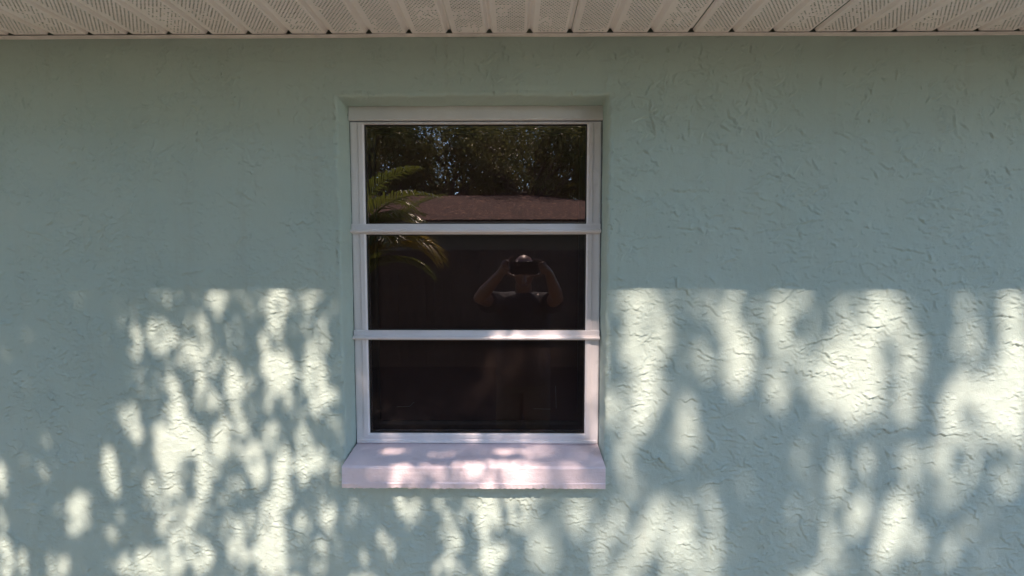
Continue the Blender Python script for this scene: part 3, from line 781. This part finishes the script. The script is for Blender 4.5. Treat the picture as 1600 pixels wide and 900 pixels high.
def shade_tree(name, label, xlo, xhi, y0, thick, D, leafL, leafW, lam_max, trunk, seed, side, low):
    rng = np.random.default_rng(seed); rnd = random.Random(seed)
    H = openness(D)
    root = empty(name, trunk)
    area = leafL * leafW * 0.5 * 0.55
    cross = (xhi - xlo) * (GZ1 - GZ0) * math.cos(math.radians(SUN_ELEV))
    n = int(lam_max * cross / area)
    x = rng.uniform(xlo, xhi, n); z = rng.uniform(GZ0, GZ1, n)
    def at(px, pz):
        i = np.clip(((px - GX0) / CELL).astype(int), 0, nx - 1); j = np.clip(((pz - GZ0) / CELL).astype(int), 0, nz - 1)
        return H[j, i]
    h = at(x, z)
    lam = -0.95 * np.log(np.clip(h, 0.0015, 1.0))
    lam = np.where(lam > 3, 3 + (lam - 3) * 2.4, lam) / lam_max
    lam = np.where(np.abs(x) > 1.7, lam * 0.9, lam)
    # the crown's rounded outline
    cxm, half = (xlo + xhi) / 2, (xhi - xlo) / 2
    e = ((x - cxm) / (half * 1.04)) ** 4 + ((z - 0.75) / 1.62) ** 4 + rng.normal(0, 0.06, n)
    inner = np.abs(x) < 1.5
    e = np.where((z < low) & (x > -2.2), 2.0, e); inner &= z > low
    keep = (rng.random(n) < lam) & ((e < 1) | inner & (z < 2.0))
    edge = xlo if side > 0 else xhi
    x, z = x[keep], z[keep]
    m = len(x)
    bulge = np.sqrt(np.clip(1 - ((x - cxm) / half) ** 2 * 0.7, 0.1, 1))
    y = y0 + rng.uniform(-0.5, 0.5, m) * thick * bulge
    P = np.stack([x, y, z + TAN * (-y)], 1)
    L = leafL * rng.uniform(0.75, 1.25, m); Wd = leafW * rng.uniform(0.75, 1.25, m)
    V, F = leaf_quads(P, L, Wd, rng, 0.4)
    V -= np.array(trunk)
    cr = bpy.data.objects.new('crown', np_mesh('crown', V, F, M['leaf'])); link(cr, root)
    # trunk and limbs
    bm = bmesh.new()
    T = Vector(trunk)
    fork = Vector((trunk[0] + side * 0.12, trunk[1], (y0 * -TAN + 0.75) - 1.1))
    pts = limb(bm, T - T + Vector((0, 0, -0.1)), fork - T, 0.13, 0.085, rnd, 0.05, 8, 10)
    for k in range(6):
        tx = rnd.uniform(xlo, xhi) if k else cxm
        if -1.4 < tx < 1.35: tx = (1.5 + rnd.random()) * side
        ty = y0 + rnd.uniform(-0.4, 0.4) * thick
        end = Vector((tx, ty, rnd.uniform(0.4, 1.9) - TAN * ty))
        q = limb(bm, fork - T, end - T, 0.06, 0.014, rnd, 0.18)
        for _ in range(5):
            s = q[rnd.randint(2, 6)]
            limb(bm, s, s + Vector((rnd.gauss(0, .35), rnd.gauss(0, .3), rnd.gauss(0.1, .3))), 0.013, 0.004, rnd, 0.2, 4, 5)
    bm_obj('trunk', bm, M['bark'], root, True)
    tag(root, label, 'tree', 'trees shading the wall')
    return root
shade_tree('shade_tree', 'small-leaved tree whose fine leaf shadows dapple the wall left of the window', -3.7, 0.02, -1.95, 0.6, 3.15, 0.040, 0.017, 9.8, (-3.3, -2.3, 0.0), 4, -1, 0.60)
shade_tree('shade_tree', 'taller tree whose broad soft shadows dapple the wall right of the window', 0.02, 3.7, -3.9, 1.1, 6.3, 0.075, 0.034, 9.8, (3.3, -4.3, 0.0), 9, 1, -0.1)

# ------------------------------------------------------------------ what the panes mirror: fence, neighbour's house, oaks, palm
def fence():
    root = empty('wood_fence', (0, -4.95, 0))
    tag(root, 'dark wooden board fence mirrored in the middle pane behind the photographer', 'fence')
    rnd = random.Random(2)
    bm = bmesh.new(); add_box(bm, -0.069, 0.069, -0.009, 0.009, 0.02, 1.80)
    bmesh.ops.bevel(bm, geom=bm.edges[:], offset=0.003, segments=1, affect='EDGES')
    me = bpy.data.meshes.new('board'); bmesh.ops.recalc_face_normals(bm, faces=bm.faces); bm.to_mesh(me); bm.free(); me.materials.append(M['fence'])
    x = -7.0
    while x < 7.0:
        o = bpy.data.objects.new('board', me); link(o, root)
        o.location = (x, rnd.uniform(-0.004, 0.004), rnd.uniform(-0.012, 0.012)); o.rotation_euler = (rnd.gauss(0, 0.004), rnd.gauss(0, 0.004), rnd.gauss(0, 0.02))
        x += 0.1335
    for z in (0.3, 0.95, 1.6):
        box_obj('rail', (-7.05, 7.05, -0.055, -0.016, z - 0.045, z + 0.045), M['fence'], root)
    for k in range(7):
        xx = -6.9 + k * 2.3
        box_obj('post', (xx - 0.045, xx + 0.045, -0.150, -0.060, 0, 1.74), M['fence'], root, 0.004)
fence()

def neighbour():
    root = empty('neighbour_house', (0, -12, 0))
    tag(root, 'neighbouring house with a brown shingle hip roof mirrored in the top pane', 'house')
    zE, zR = 2.93, 4.37
    box_obj('wall', (-13.5, 7.2, -8.4, -0.42, 0, zE - 0.06), M['n_wall'], root)
    # hip roof: eave rectangle and ridge
    ex0, ex1, ey0, ey1 = -14.2, 7.9, -8.9, 0.15
    ry = -4.3
    rx0, rx1 = -10.0, 0.65
    roof = empty('roof', (0, 0, zE), root)
    def slope(name, pts):
        # each slope in its own plane so that the shingle courses follow the eave
        p = [Vector(q) for q in pts]
        xa = (p[1] - p[0]).normalized(); nrm = (p[1] - p[0]).cross(p[-1] - p[0]).normalized(); ya = nrm.cross(xa)
        R = Matrix((xa, ya, nrm)).transposed().to_4x4(); R.translation = p[0]
        Ri = R.inverted()
        q = [Ri @ v for v in p]
        V = [tuple(v) for v in q] + [(v.x, v.y, v.z - 0.03) for v in q]
        n = len(q)
        F = [tuple(range(n)), tuple(range(2 * n - 1, n - 1, -1))] + [(i, n + i, n + (i + 1) % n, (i + 1) % n) for i in range(n)]
        o = mesh_obj(name, V, F, M['shingle'], roof)
        o.matrix_local = R
    d = zR - zE
    slope('roof_slope', [(ex0, ey1, 0), (ex1, ey1, 0), (rx1, ry, d), (rx0, ry, d)][::1])
    slope('roof_slope', [(ex1, ey0, 0), (ex0, ey0, 0), (rx0, ry, d), (rx1, ry, d)])
    slope('roof_slope', [(ex1, ey1, 0), (ex1, ey0, 0), (rx1, ry, d)])
    slope('roof_slope', [(ex0, ey0, 0), (ex0, ey1, 0), (rx0, ry, d)])
    bm = bmesh.new(); tube(bm, [(rx0, ry, d - 0.01), (rx1, ry, d - 0.01)], [0.07, 0.07], 6)
    tube(bm, [(rx1, ry, d - 0.01), (ex1, ey1, 0.0)], [0.06, 0.06], 6)
    bm_obj('ridge_cap', bm, M['shingle'], roof)
    box_obj('fascia', (ex0, ex1, ey1 - 0.03, ey1 - 0.005, zE - 0.17, zE - 0.035), M['n_trim'], root)
    box_obj('soffit', (ex0 + 0.02, ex1 - 0.02, -0.42, ey1 - 0.035, zE - 0.09, zE - 0.065), M['n_wall'], root)
neighbour()

def oak_mesh(seed, R=(4.6, 3.8, 3.9), nl=26000, leaf=0.15):
    rng = np.random.default_rng(seed)
    nc = 120
    d = rng.normal(size=(nc, 3)); d /= np.linalg.norm(d, axis=1)[:, None]
    rad = rng.uniform(0.35, 1.0, nc) ** 0.5
    Cn = d * rad[:, None] * np.array(R)
    sz = rng.uniform(0.45, 0.95, nc)
    idx = rng.integers(0, nc, nl)
    off = rng.normal(size=(nl, 3)) * sz[idx][:, None] * np.array([0.62, 0.62, 0.42])
    P = Cn[idx] + off
    V, F = leaf_quads(P, leaf * rng.uniform(0.7, 1.3, nl), leaf * 0.55 * rng.uniform(0.7, 1.3, nl), rng, 0.2)
    return np_mesh('crown', V, F, M['oak']), Cn
oaks = [oak_mesh(31), oak_mesh(52)]
def oak(x, y, zc, k, rot, s):
    root = empty('oak_tree', (x, y, 0))
    tag(root, 'oak tree behind the brown roof, mirrored as dark foliage in the top pane', 'tree', 'oaks behind the neighbouring house')
    me, Cn = oaks[k]
    o = bpy.data.objects.new('crown', me); link(o, root)
    o.location = (0, 0, zc); o.scale = (s, s, s); o.rotation_euler = (0, 0, rot)
    rnd = random.Random(int(x * 10) + k)
    bm = bmesh.new()
    limb(bm, (0, 0, -0.2), (0.1, 0, zc - 2.6 * s), 0.42, 0.30, rnd, 0.05, 6, 10)
    c, sn = math.cos(rot), math.sin(rot)
    for j in range(0, 26):
        p = Cn[j * 4] * s
        e = (p[0] * c - p[1] * sn, p[0] * sn + p[1] * c, p[2] + zc)
        limb(bm, (0.1, 0, zc - 2.7 * s), e, 0.13, 0.03, rnd, 0.25, 6, 6)
    bm_obj('trunk', bm, M['bark'], root, True)
for a in ((-13.5, -23.5, 7.6, 0, 0.4, 1.05), (-8.0, -22.0, 7.0, 1, 1.9, 1.0), (-3.6, -24.0, 7.4, 0, 2.6, 1.05), (0.6, -21.8, 6.8, 1, 4.0, 0.95),
          (4.6, -23.5, 7.6, 0, 5.2, 1.05), (9.0, -23.0, 7.4, 1, 0.2, 1.05), (-6.0, -30.0, 9.0, 1, 3.0, 1.25), (1.8, -30.5, 9.2, 0, 1.1, 1.25), (-14.0, -31, 9.0, 0, 2.0, 1.25), (8.5, -31, 9.0, 1, 2.4, 1.25)):
    oak(*a)

def added_tree():
    # a tree added over the fence to keep the mirrored ground in shade
    root = empty('added_shade_tree', (6.4, -8.4, 0))
    tag(root, 'tree added over the fence to shade the ground, its lowest leaves mirrored at the top pane edge', 'tree')
    rng = np.random.default_rng(77); rnd = random.Random(77)
    nc, nl = 110, 30000
    C = np.stack([rng.uniform(-2.0, 5.4, nc), rng.uniform(-1.9, 1.9, nc), rng.uniform(-0.9, 1.2, nc)], 1)
    C[:, 1] = np.where(C[:, 0] < 0.3, rng.uniform(-1.2, 0.3, nc), C[:, 1])
    i = rng.integers(0, nc, nl)
    P = C[i] + rng.normal(size=(nl, 3)) * np.array([0.42, 0.42, 0.24]) + np.array([-6.0, 0.2, 6.35])
    V, F = leaf_quads(P, 0.11 * rng.uniform(0.7, 1.3, nl), 0.055 * rng.uniform(0.7, 1.3, nl), rng, 0.3)
    link(bpy.data.objects.new('crown', np_mesh('crown', V, F, M['oak'])), root)
    bm = bmesh.new()
    limb(bm, (0, 0, -0.2), (-0.5, 0, 4.6), 0.28, 0.20, rnd, 0.05, 8, 10)
    for k in range(18):
        e = C[k * 6] + np.array([-6.0, 0.2, 6.35])
        limb(bm, (-0.5, 0, 4.5), tuple(e), 0.085, 0.02, rnd, 0.12, 8, 6)
    bm_obj('trunk', bm, M['bark'], root, True)
added_tree()

def frond(parent, base, az, el, L, sag, rnd, mat, nl=42, lw=0.021, ll=0.42):
    """one arching feather leaf: rachis plus two rows of narrow leaflets"""
    V, F = [], []
    az = math.radians(az); el = math.radians(el)
    p = Vector(base); pts = []
    n = 18; st = L / n
    for i in range(n + 1):
        t = i / n
        e = el - sag * t ** 1.5
        pts.append(p.copy())
        p = p + Vector((math.cos(az) * math.cos(e), math.sin(az) * math.cos(e), math.sin(e))) * st
    def at(t):
        f = t * n; i = min(int(f), n - 1); return pts[i].lerp(pts[i + 1], f - i), (pts[i + 1] - pts[i]).normalized()
    for s in (-1, 1):
        for k in range(nl):
            t = 0.16 + 0.84 * (k + rnd.uniform(-.2, .2)) / nl
            t = min(t, 0.999)
            c, d = at(t)
            side = d.cross(Vector((0, 0, 1))).normalized() * s
            upv = side.cross(d).normalized() * s
            if upv.z < 0: upv = -upv
            ln = ll * (math.sin(math.pi * min(1, 0.22 + 0.78 * t)) * 0.8 + 0.25) * rnd.uniform(0.9, 1.1)
            dirv = (side * 0.80 + d * (0.55 + 0.5 * t) + upv * 0.34).normalized()
            w = lw * rnd.uniform(0.8, 1.15)
            wv = dirv.cross(upv).normalized()
            m1 = c + dirv * ln * 0.45; tip = c + dirv * ln * 0.95 + Vector((0, 0, -ln * rnd.uniform(0.22, 0.45)))
            b = len(V)
            V += [c + wv * w * 0.2, c - wv * w * 0.2, m1 + wv * w * 0.5, m1 - wv * w * 0.5, m1 + upv * -w * 0.15, tip]
            F += [(b, b + 2, b + 4, b + 1), (b + 1, b + 4, b + 3), (b + 2, b + 5, b + 4), (b + 3, b + 4, b + 5)]
    o = mesh_obj('frond', V, F, mat, parent)
    bm = bmesh.new(); tube(bm, pts, [0.011 * (1 - 0.8 * i / n) for i in range(n + 1)], 5)
    bm_obj('midrib', bm, M['palm_stem'], o)

def palm():
    B = Vector((-1.95, -3.3, 0))
    root = empty('palm', B)
    tag(root, 'feathery clumping palm with a yellowing lower frond mirrored at the panes\' left edge', 'palm')
    rnd = random.Random(14)
    for i, (dx, dy, h) in enumerate(((0, 0, 1.55), (-0.25, 0.1, 1.9), (0.12, -0.2, 1.25), (-0.1, -0.25, 1.7), (-0.4, -0.1, 1.4))):
        bm = bmesh.new()
        top = (dx * 1.5, dy * 1.5, h)
        limb(bm, (dx * 0.6, dy * 0.6, -0.05), top, 0.045, 0.03, rnd, 0.04, 8, 8)
        bm_obj('stem', bm, M['palm_stem'], root, True)
        for k in range(6):
            az = k * 60 + rnd.uniform(-25, 25) + i * 23
            frond(root, top, az, rnd.uniform(38, 80), rnd.uniform(1.15, 1.6), rnd.uniform(1.0, 1.7), rnd, M['palm'])
    # fronds that lean out towards the right, into the mirrored view
    frond(root, (0.05, 0.05, 1.65), 8, 50, 1.20, 1.7, rnd, M['palm'])
    frond(root, (0.30, 0.10, 1.72), 10, 26, 1.00, 1.5, rnd, M['palm_yellow'])
    frond(root, (0.25, 0.05, 1.60), 4, 34, 0.95, 1.6, rnd, M['palm_yellow'])
    frond(root, (0.0, 0.0, 1.80), -12, 62, 1.05, 1.7, rnd, M['palm'])
    frond(root, (0.1, 0.0, 1.40), 2, 35, 1.05, 1.5, rnd, M['palm'])
    frond(root, (0.05, 0.0, 1.75), -4, 45, 1.00, 1.2, rnd, M['palm'])
palm()

# ------------------------------------------------------------------ the photographer, mirrored in the middle pane
def blob(bm, c, r, sub=3):
    g = bmesh.ops.create_icosphere(bm, subdivisions=sub, radius=1.0)
    for v in g['verts']:
        v.co = Vector((c[0] + v.co.x * r[0], c[1] + v.co.y * r[1], c[2] + v.co.z * r[2]))
    return g['verts']

def chain(bm, pts, rads, seg=14):
    """tapered limb with rounded joints"""
    tube(bm, pts, rads, seg)
    for p, r in zip(pts, rads): blob(bm, p, (r, r, r), 2)

def stack(bm, rows, seg=24):
    """torso-like skin through level ellipses (x, y, z, rx, ry)"""
    rings = []
    for (x, y, z, rx, ry) in rows:
        rings.append([bm.verts.new((x + rx * math.cos(t), y + ry * math.sin(t), z)) for t in [2 * math.pi * k / seg for k in range(seg)]])
    for a, b in zip(rings, rings[1:]):
        for k in range(seg): bm.faces.new((a[k], a[(k + 1) % seg], b[(k + 1) % seg], b[k]))
    bm.faces.new(rings[0][::-1]); bm.faces.new(rings[-1])

def fused(name, bm, mat, parent, voxel, smooth):
    o = bm_obj(name, bm, mat, parent, True)
    r = o.modifiers.new('fuse', 'REMESH'); r.mode = 'VOXEL'; r.voxel_size = voxel; r.use_smooth_shade = True
    s = o.modifiers.new('soften', 'SMOOTH'); s.factor = 0.5; s.iterations = smooth
    return o

PXC = 0.055
def person():
    B = Vector((PXC, -1.60, 0))
    root = empty('person', B)
    tag(root, 'bald person in dark T-shirt photographing with raised arms, mirrored in the middle pane', 'person')
    bm = bmesh.new()
    x = PXC
    # trunk
    stack(bm, [(x, -1.60, 0.80, 0.13, 0.10), (x, -1.60, 0.88, 0.158, 0.115), (x, -1.605, 1.00, 0.150, 0.110), (x, -1.605, 1.12, 0.150, 0.110),
               (x, -1.60, 1.24, 0.160, 0.112), (x, -1.59, 1.32, 0.150, 0.095), (x, -1.58, 1.37, 0.105, 0.075), (x, -1.57, 1.40, 0.062, 0.06)])
    chain(bm, [(x, -1.57, 1.39), (x, -1.545, 1.47)], [0.058, 0.054])
    # head: ovoid skull, jaw, brow, nose, lips, ears
    hv = blob(bm, (0, 0, 0), (1, 1, 1), 4)
    hc = Vector((x + 0.002, -1.515, 1.545)); tilt = Matrix.Rotation(math.radians(-14), 3, 'X')
    for v in hv:
        p = v.co.copy()
        q = Vector((p.x * 0.076, p.y * 0.098, p.z * 0.114))
        if p.z < 0.1:
            k = max(0, -p.z + 0.1)
            q.x *= 1 - 0.28 * k; q.y *= 1 - 0.16 * k
            if p.y > 0: q.y += 0.010 * k
        if p.y > 0.35 and abs(p.z - 0.02) < 0.16 and 0.18 < abs(p.x) < 0.62: q.y -= 0.009 * (1 - abs(p.z - 0.02) / 0.16)   # eye sockets
        if p.y > 0.3 and 0.16 < p.z < 0.34: q.y += 0.004
        v.co = hc + tilt @ q
    def face(v): return hc + tilt @ Vector(v)
    chain(bm, [face((0, 0.094, 0.004)), face((0, 0.108, -0.022)), face((0, 0.113, -0.036))], [0.008, 0.011, 0.013], 10)
    for s in (-1, 1):
        blob(bm, face((s * 0.011, 0.101, -0.038)), (0.008, 0.009, 0.007), 2)
        blob(bm, face((s * 0.079, -0.008, -0.006)), (0.009, 0.018, 0.030), 2)
    chain(bm, [face((-0.022, 0.088, -0.066)), face((0, 0.096, -0.064)), face((0.022, 0.088, -0.066))], [0.005, 0.0075, 0.005], 8)
    chain(bm, [face((-0.018, 0.086, -0.076)), face((0, 0.094, -0.077)), face((0.018, 0.086, -0.076))], [0.005, 0.0085, 0.005], 8)
    # arms raised to the phone
    for s, sh, el, wr in ((-1, (x - 0.165, -1.578, 1.335), (-0.222, -1.335, 1.388), (-0.082, -1.168, 1.548)), (1, (x + 0.165, -1.578, 1.335), (0.262, -1.340, 1.385), (0.194, -1.170, 1.548))):
        a, e, w = Vector(sh), Vector(el), Vector(wr)
        chain(bm, [Vector((x + s * 0.10, -1.585, 1.335)), a, a.lerp(e, 0.4), a.lerp(e, 0.75), e, e.lerp(w, 0.25), e.lerp(w, 0.6), w], [0.070, 0.060, 0.051, 0.043, 0.038, 0.042, 0.034, 0.025])
    # left palm and fingers (index raised), right palm and fingers (closed on the phone)
    chain(bm, [(-0.082, -1.168, 1.548), (-0.068, -1.153, 1.568), (-0.056, -1.146, 1.586)], [0.024, 0.026, 0.020])
    chain(bm, [(-0.066, -1.150, 1.560), (-0.050, -1.144, 1.574)], [0.021, 0.019])
    for pts, r in (([(-0.050, -1.142, 1.590), (-0.043, -1.137, 1.612), (-0.028, -1.132, 1.628), (-0.016, -1.129, 1.640)], 0.0088),
                   ([(-0.060, -1.142, 1.590), (-0.066, -1.130, 1.612), (-0.052, -1.117, 1.618), (-0.036, -1.1110, 1.606)], 0.0090),
                   ([(-0.068, -1.146, 1.582), (-0.076, -1.130, 1.598), (-0.062, -1.115, 1.598), (-0.040, -1.1100, 1.588)], 0.0086),
                   ([(-0.074, -1.150, 1.570), (-0.080, -1.136, 1.578), (-0.068, -1.120, 1.576), (-0.046, -1.1120, 1.570)], 0.0078),
                   ([(-0.058, -1.152, 1.562), (-0.040, -1.146, 1.542), (-0.018, -1.134, 1.531), (-0.002, -1.128, 1.529)], 0.0098)):
        chain(bm, pts, [r * 1.08, r * 1.02, r * 0.95, r * 0.84], 10)
    chain(bm, [(0.194, -1.170, 1.548), (0.176, -1.154, 1.568), (0.162, -1.146, 1.586)], [0.024, 0.026, 0.020])
    chain(bm, [(0.172, -1.152, 1.560), (0.156, -1.146, 1.574)], [0.021, 0.019])
    for pts, r in (([(0.156, -1.142, 1.594), (0.146, -1.134, 1.616), (0.124, -1.126, 1.6225), (0.100, -1.1245, 1.6225)], 0.0088),
                   ([(0.164, -1.142, 1.590), (0.168, -1.124, 1.606), (0.154, -1.112, 1.604), (0.132, -1.1105, 1.598)], 0.0090),
                   ([(0.172, -1.146, 1.580), (0.176, -1.126, 1.588), (0.160, -1.112, 1.586), (0.138, -1.1105, 1.580)], 0.0086),
                   ([(0.178, -1.150, 1.568), (0.180, -1.132, 1.571), (0.164, -1.117, 1.568), (0.144, -1.1115, 1.563)], 0.0078),
                   ([(0.164, -1.152, 1.562), (0.146, -1.146, 1.541), (0.122, -1.134, 1.530), (0.104, -1.128, 1.529)], 0.0098)):
        chain(bm, pts, [r * 1.08, r * 1.02, r * 0.95, r * 0.84], 10)
    # legs
    for s in (-1, 1):
        hx = x + s * 0.085
        chain(bm, [(hx, -1.60, 0.84), (hx + s * 0.01, -1.592, 0.64), (hx + s * 0.015, -1.588, 0.46), (hx + s * 0.018, -1.605, 0.32), (hx + s * 0.022, -1.612, 0.09)], [0.088, 0.074, 0.053, 0.052, 0.036])
        chain(bm, [(hx + s * 0.022, -1.625, 0.055), (hx + s * 0.032, -1.53, 0.045), (hx + s * 0.038, -1.455, 0.035)], [0.036, 0.034, 0.026])
    for v in bm.verts: v.co -= B
    body = fused('body', bm, M['skin'], root, 0.0055, 3)
    # T-shirt: loose round the trunk, short sleeves that end above the elbow
    bm = bmesh.new()
    stack(bm, [(x, -1.60, 0.79, 0.186, 0.142), (x, -1.60, 0.90, 0.188, 0.142), (x, -1.605, 1.02, 0.182, 0.136), (x, -1.603, 1.14, 0.180, 0.132),
               (x, -1.60, 1.25, 0.186, 0.130), (x, -1.59, 1.335, 0.172, 0.112), (x, -1.58, 1.385, 0.112, 0.088), (x, -1.572, 1.405, 0.074, 0.072)], 32)
    for s, sh, el in ((-1, (x - 0.165, -1.578, 1.335), (-0.222, -1.335, 1.388)), (1, (x + 0.165, -1.578, 1.335), (0.262, -1.340, 1.385))):
        a, e = Vector(sh), Vector(el)
        down = Vector((0, 0, -0.012))
        tube(bm, [Vector((x + s * 0.08, -1.585, 1.335)), a, a.lerp(e, 0.3) + down * 0.4, a.lerp(e, 0.62) + down], [0.074, 0.073, 0.070, 0.074], 20)
    for v in bm.verts: v.co -= B
    sh = fused('shirt', bm, M['shirt'], root, 0.008, 3)
    d = sh.modifiers.new('folds', 'DISPLACE'); tx = bpy.data.textures.new('cloth_folds', 'CLOUDS'); tx.noise_scale = 0.06
    d.texture = tx; d.strength = 0.022; d.mid_level = 0.5
    bm = bmesh.new()
    stack(bm, [(x, -1.60, 0.74, 0.165, 0.125), (x, -1.60, 0.86, 0.172, 0.128), (x, -1.60, 0.96, 0.160, 0.120)], 28)
    for s in (-1, 1):
        hx = x + s * 0.085
        tube(bm, [(hx, -1.60, 0.86), (hx + s * 0.01, -1.593, 0.66), (hx + s * 0.014, -1.59, 0.48)], [0.098, 0.094, 0.088], 20)
    for v in bm.verts: v.co -= B
    fused('shorts', bm, M['shorts'], root, 0.009, 3)
    for s in (-1, 1):
        hx = x + s * 0.085
        bm = bmesh.new()
        chain(bm, [(hx + s * 0.022, -1.632, 0.052), (hx + s * 0.032, -1.53, 0.046), (hx + s * 0.040, -1.440, 0.040)], [0.047, 0.046, 0.038])
        tube(bm, [(hx + s * 0.022, -1.615, 0.05), (hx + s * 0.022, -1.613, 0.11)], [0.048, 0.045], 14)
        for v in bm.verts:
            v.co.z = max(v.co.z, 0.002); v.co -= B
        fused('shoe', bm, M['shoe'], root, 0.006, 2)
    for s in (-1, 1):
        bm = bmesh.new()
        blob(bm, face((s * 0.031, 0.0665, 0.003)) - B, (0.0125, 0.0125, 0.0115), 2)
        ey = bm_obj('eye', bm, M['eye'], root, True)
        bm = bmesh.new()
        blob(bm, face((s * 0.031, 0.0735, 0.0025)) - B, (0.0058, 0.0062, 0.0058), 2)
        bm_obj('iris', bm, M['hair'], ey, True)
        bm = bmesh.new()
        tube(bm, [face((s * 0.014, 0.094, 0.026)) - B, face((s * 0.032, 0.092, 0.031)) - B, face((s * 0.050, 0.080, 0.027)) - B], [0.0035, 0.004, 0.002], 6)
        bm_obj('eyebrow', bm, M['hair'], root, True)
M['eye'] = simple('eye_white', (0.7, 0.68, 0.66), 0.2)
person()

def phone():
    c = Vector((0.052, -1.1242, 1.576))
    root = empty('phone', c)
    tag(root, 'dark phone held sideways in both hands of the mirrored person', 'phone')
    bm = bmesh.new()
    add_box(bm, -0.0775, 0.0775, -0.004, 0.004, -0.0375, 0.0375)
    es = [e for e in bm.edges if abs(e.verts[0].co.y - e.verts[1].co.y) > 0.005]
    bmesh.ops.bevel(bm, geom=es, offset=0.010, segments=4, affect='EDGES', profile=0.5)
    es = [e for e in bm.edges if abs(e.verts[0].co.y - e.verts[1].co.y) < 1e-5 and len(e.link_faces) == 2 and e.calc_face_angle(0) > 1.0]
    bmesh.ops.bevel(bm, geom=es, offset=0.0015, segments=2, affect='EDGES', profile=0.5)
    bm_obj('case', bm, M['phone'], root, False)
    mesh_obj('display', [(-0.073, -0.0042, -0.034), (0.073, -0.0042, -0.034), (0.073, -0.0042, 0.034), (-0.073, -0.0042, 0.034)], [(0, 1, 2, 3)], M['screen_glass'], root)
    for dx, dz in ((-0.052, 0.024), (-0.052, 0.002), (-0.030, 0.024)):
        bm = bmesh.new()
        bmesh.ops.create_cone(bm, cap_ends=True, segments=20, radius1=0.0075, radius2=0.0068, depth=0.0015, matrix=Matrix.Translation((dx, 0.0046, dz)) @ Matrix.Rotation(math.radians(-90), 4, 'X'))
        bm_obj('lens', bm, M['lens'], root, False)
phone()
